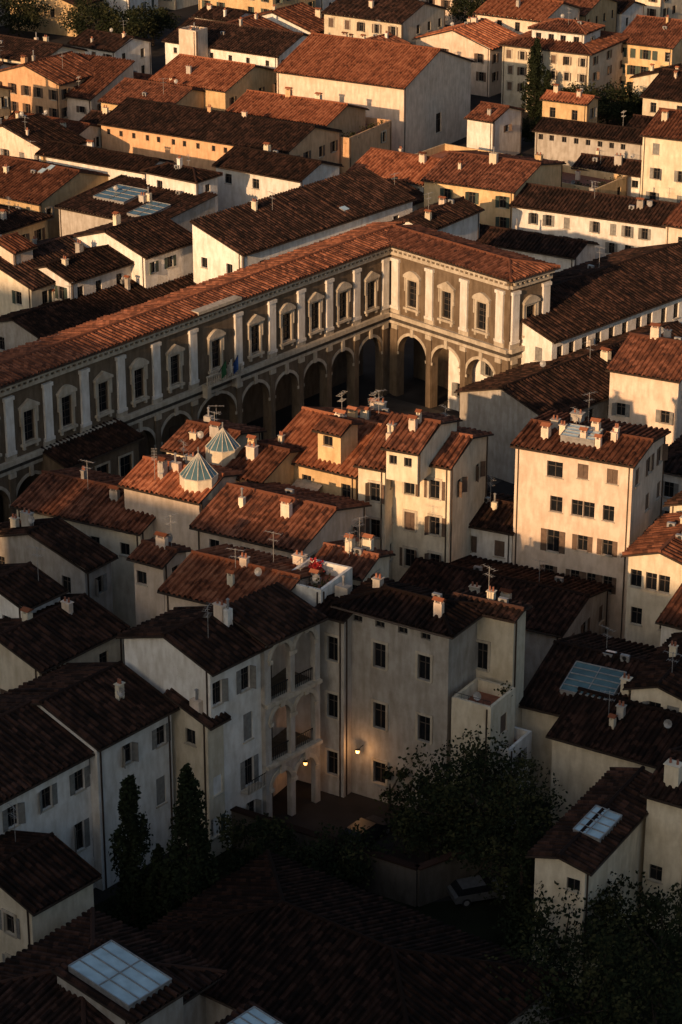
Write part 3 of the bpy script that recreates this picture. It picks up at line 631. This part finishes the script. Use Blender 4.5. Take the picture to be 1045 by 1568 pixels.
b=B(TOWN,(897,1330),820,992,9,60,la=13,roof='a',pitch=14,wall_='cream',rc='dark',wr=0,wl=dict(px=[878],rows=[(1,.9)],sty='p'),ch=0)
roofglass(b,3.0,6.6,.4,2.3,M['pale'],n=4)
B(TOWN,(1060,1230),992,1130,10.5,58,roof='w',wall_='cream',rc='dark',wl=dict(px=[1004],rows=[(5.5,1.2)],sty='p'),ch=2)
B(TOWN,(1040,1175),880,1120,7.5,58,lw=10,roof='w',wall_='cream',rc='dark',wl=0,ch=2)
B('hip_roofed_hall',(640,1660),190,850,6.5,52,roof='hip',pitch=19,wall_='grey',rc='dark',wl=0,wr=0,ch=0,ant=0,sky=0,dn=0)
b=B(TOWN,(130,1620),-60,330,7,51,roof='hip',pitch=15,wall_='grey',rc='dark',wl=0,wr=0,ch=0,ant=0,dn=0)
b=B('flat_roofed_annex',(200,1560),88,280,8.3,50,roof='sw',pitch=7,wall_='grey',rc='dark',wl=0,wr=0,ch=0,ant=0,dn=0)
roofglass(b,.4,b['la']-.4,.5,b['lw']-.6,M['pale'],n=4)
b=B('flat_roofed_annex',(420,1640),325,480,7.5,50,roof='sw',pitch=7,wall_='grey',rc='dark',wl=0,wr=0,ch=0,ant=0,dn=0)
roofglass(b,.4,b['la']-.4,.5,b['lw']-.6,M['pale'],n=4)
def gwall(p,q,h,th,mat,name='garden_wall'):
    p=Vector(p);q=Vector(q);d=(q-p);L=d.length;d.normalize();n=Vector((-d.y,d.x)); mb=MB(); c=(p+q)/2
    mb.box(c,d,n,L/2,th/2,0,h,mat); mb.box(c,d,n,L/2+.05,th/2+.12,h,h+.12,T['dark']); mb.make(name,None,(c.x,c.y,0))
gwall(P(330,1230,3),P(640,1330,3),3,.4,W['dark'])
gwall(P(640,1330,3),P(800,1270,3),3,.4,W['dark'])
# ---- tree positions (reserved before the fill houses are placed)
TR=[('courtyard_tree',730,1335,9.5,5.2,140,0),('courtyard_tree',655,1325,6,3.6,70,0),('courtyard_tree',790,1400,8,3.8,70,0),
('cypress_tree',208,1450,13,1.9,110,1),('cypress_tree',295,1470,14.5,2.3,130,1),('cypress_tree',248,1455,8,1.5,60,1),('cypress_tree',795,1450,10,1.5,60,1),
('garden_tree',860,1500,7,4,60,0),('garden_tree',930,1480,6,3.5,55,0),('garden_tree',1010,1540,8,4.5,70,0),('garden_tree',880,1640,9,5,80,0),('garden_tree',760,1640,7,4,60,0),('garden_tree',1000,1660,8,5,70,0),
('garden_tree',400,1360,5,3.2,50,0),('garden_tree',450,1400,4.5,2.5,40,0),('garden_tree',520,1370,4.5,3,45,0),
('cypress_tree',818,182,12.5,2.3,100,1),('cypress_tree',838,186,8,1.6,50,1),('garden_tree',930,195,6.5,5,80,0),('garden_tree',885,188,5.5,3.5,50,0),('garden_tree',975,190,5,3.5,50,0),
('garden_tree',145,78,9,5.5,80,0),('garden_tree',192,84,8.5,5.0,70,0),('garden_tree',235,70,7,4,50,0),('garden_tree',30,62,9,6,70,0),('garden_tree',630,62,6,4,50,0),('garden_tree',720,45,6,4,50,0),('garden_tree',820,222,4,2.5,30,0)]
for t_ in TR:
    p=P(t_[1],t_[2],0); r=t_[4]*.8; RECTS.append((p-Vector((r,r)),Vector((1,0)),Vector((0,1)),2*r,2*r))
    if t_[2]<100:
        RECTS.append((p-Vector((5,14)),Vector((1,0)),Vector((0,1)),10,12))
# ================= fill (rest of the city) =================
def sat(r1,r2,m=1.0):
    def cs(r): N,a,w,l,k=r; return [N,N+a*l,N+w*k,N+a*l+w*k]
    A,Bc=cs(r1),cs(r2)
    for ax in(r1[1],r1[2],r2[1],r2[2]):
        p=[v.dot(ax) for v in A];q=[v.dot(ax) for v in Bc]
        if max(p)-m*0.3<min(q) or max(q)-m*.3<min(p): return False
    return True
gg=57; ag=Vector((math.cos(math.radians(gg)),math.sin(math.radians(gg)))); wg=Vector((-ag.y,ag.x))
for i in range(-8,60):
    for j in range(-40,40):
        base=ag*(i*15.5+U(-1,1))+wg*(j*17.5+U(-1.5,1.5))
        if j%5==0: continue
        x,y=base
        hx=.145*y
        if y<135 or y>640 or abs(x)>hx+55: continue
        inside=abs(x)<hx+6
        if inside and y<268: continue
        la_,lw_=U(8,14.5),U(10,17.5)
        ok=False
        for sc_,off in((1,0),(.65,1.5),(.45,3)):
            rr=(base+ag*off+wg*off,ag,wg,la_*sc_,lw_*sc_)
            if not any(sat(rr,r) for r in RECTS): ok=True; break
        if not ok: continue
        zz=U(7,14) if not inside else (U(5.5,10.5) if y>345 else U(5,8))
        kind=random.choice(['a','w','w','hip','a','w','flat'])
        core(TOWN if kind!='flat' else 'terraced_house',rr[0],rr[3],rr[4],zz,gg+U(-5,5),roof=kind,wall_=random.choice(['cream','white','ochre','pink','white','cream']),rc=random.choice(['tile','red','dark','dark','tile']),ch=random.choice([1,2,2]),ant=1 if y<400 else 0,tilew=.5 if y<380 else .9,dn=1 if y<400 else 0,fh=U(2.6,3.1))
# unseen masses added behind the viewpoint, sized to shade the near houses
dh=Vector((.52,.854)).normalized(); chh=Vector((.854,-.52)).normalized(); gblk=math.degrees(math.atan2(chh.y,chh.x))
core('shadow_block',dh*(-60)+chh*(-118),148,30,58.5,gblk,roof='a',wall_='sand',pitch=25,wl=0,wr=dict(n=8,rows=[(6,8)],w=3,sty='f'),ch=0,ant=0,over=1,tilew=1.0,dn=0)
core('tall_shadow_block',dh*(-60)+chh*(-230),110,30,68,gblk,roof='a',wall_='sand',pitch=25,wl=0,wr=dict(n=5,rows=[(6,8)],w=3,sty='f'),ch=0,ant=0,over=1,tilew=1.0,dn=0)  # taller unseen block, added to shade the left wing of the portico
# ================= trees =================
def tree(name,pos,h,r,n=60,cyp=False,seed=0,lf=(.55,.35)):
    rnd=random.Random(seed); mb=MB(); x,y=pos; base=Vector((x,y,0))
    top=h*.9 if cyp else h*.55
    mb.prism(base,base+Vector((0,0,top)),.12+h*.018,M['bark'],8,.05)
    cen=[]
    for i in range(n):
        if cyp:
            tt=(i+rnd.random())/n; zz=h*(.06+.92*tt); prof=min(1,(tt*5+.45))*(1-tt)**.55; rr=r*prof*rnd.uniform(.2,1.0); an=rnd.uniform(0,6.283)
            c=base+Vector((math.cos(an)*rr,math.sin(an)*rr,zz)); cr=r*.30*(prof*.7+.4)
        else:
            while True:
                v=Vector((rnd.uniform(-1,1),rnd.uniform(-1,1),rnd.uniform(-1,1)))
                if .35<v.length<1: break
            c=base+Vector((v.x*r,v.y*r,h*.62+v.z*h*.36)); c+=Vector((rnd.gauss(0,.3),rnd.gauss(0,.3),rnd.gauss(0,.3))); cr=r*rnd.uniform(.2,.34)
            if i%5==0: mb.prism(base+Vector((0,0,h*rnd.uniform(.25,.5))),c,.1,M['bark'],5,.03)
        cen.append((c,cr))
    for c,cr in cen:
        mt=M['leaf'] if (not cyp and rnd.random()<lf[1]) else M['leaf2']
        for k in range(60):
            v=Vector((rnd.gauss(0,1),rnd.gauss(0,1),rnd.gauss(0,1)*(1.8 if cyp else 1))).normalized()*cr*rnd.uniform(.3,1.1)
            if cyp: v.z*=2
            p=c+v; s=rnd.uniform(.08,.2)*(1.4 if y>280 else 1); A=Vector((rnd.gauss(0,1),rnd.gauss(0,1),rnd.gauss(0,1))).normalized(); Bv=A.orthogonal().normalized()
            mb.face([p-A*s,p+Bv*s*.6,p+A*s,p-Bv*s*.6],mt)
    mb.make(name,None,(x,y,0))
for i,(n_,x,y,h,r,n,c) in enumerate(TR): tree(n_,P(x,y,0),h,r,n,bool(c),i)
tree('small_bare_tree',P(597,1240,0),4,1.6,7,False,99)
sheet('garden_ground',[tuple(P(x,y,0)) for x,y in((330,1290),(640,1385),(1100,1330),(1200,1900),(100,1900),(120,1400))],.012,M['grass'])
def potplant(pos,z,mat,s=.5,name='potted_plant'):
    mb=MB(); x,y=pos; mb.prism((x,y,z),(x,y,z+.4),.2,M['pot'],8,.26)
    for k in range(110):
        v=Vector((random.gauss(0,s*.5),random.gauss(0,s*.5),random.gauss(0,s*.5))); p=Vector((x,y,z+.4+s))+v; q=.1
        A=Vector((random.gauss(0,1),random.gauss(0,1),random.gauss(0,1))).normalized(); Bv=A.orthogonal()
        mb.face([p-A*q,p+Bv*q,p+A*q,p-Bv*q],mat)
    mb.make(name,None,(x,y,z))
for i in range(9): potplant(P(423+i*8,758+i*4.2+U(-3,3),10),9.6,M['leaf'],U(.4,.8))
potplant(P(484,872,16),15.5,M['red'],.42,'red_flower_pot')
def car(pos,ang,paint):
    mb=MB(); x,y=pos; d=Vector((math.cos(ang),math.sin(ang),0)); s=Vector((-d.y,d.x,0)); o=Vector((x,y,0))
    pr=[(-2.1,.35),(-2.15,.8),(-1.9,.95),(-1.55,1.38),(.2,1.42),(.95,.98),(1.95,.8),(2.1,.55),(2.08,.35)]
    def pt(u,z,k): 
        wd2=.86 if z<1 else .68
        return o+d*u+s*wd2*k+Vector((0,0,z))
    for i in range(len(pr)-1):
        gl=(i in(2,4)); mb.face([pt(*pr[i],-1),pt(*pr[i+1],-1),pt(*pr[i+1],1),pt(*pr[i],1)],M['glass'] if gl else M[paint])
    for k in(-1,1):
        mb.face([pt(u,z,k) for u,z in pr if z<1]+[],M[paint]); mb.face([pt(u,z,k) for u,z in pr[2:6]],M['glass'])
        for u in(-1.3,1.35): mb.prism(o+d*u+s*k*.7+Vector((0,0,.33)),o+d*u+s*k*.9+Vector((0,0,.33)),.33,M['rubber'],14); mb.prism(o+d*u+s*k*.9+Vector((0,0,.33)),o+d*u+s*k*.91+Vector((0,0,.33)),.2,M['galv'],10)
    mb.make('parked_car',None,(x,y,0))
for x,y,an,p in((562,1284,.9,'cb'),(735,1375,.3,'cw')): car(P(x,y,0),an,p)
def lamp(px,z,pw,name='wall_lamp'):
    q=P(px[0],px[1],z); mb=MB(); mb.prism((q.x,q.y,z-.16),(q.x,q.y,z+.1),.12,M['lamp'],8,.17); mb.prism((q.x,q.y,z+.1),(q.x,q.y,z+.2),.2,M['iron'],8,.03); mb.prism((q.x,q.y,z+.1),(q.x+.5,q.y+.9,z+.1),.025,M['iron'],4)
    o=mb.make(name,None,(q.x,q.y,z))
    l=bpy.data.lights.new('lamp_bulb','POINT'); l.energy=pw; l.color=(1,.5,.2); l.shadow_soft_size=.1; lo=bpy.data.objects.new('bulb',l); lo.location=(-.1,-.35,0); sc.collection.objects.link(lo); lo.parent=o
lamp((548,1150),4.2,80); lamp((468,1168),2.8,15)
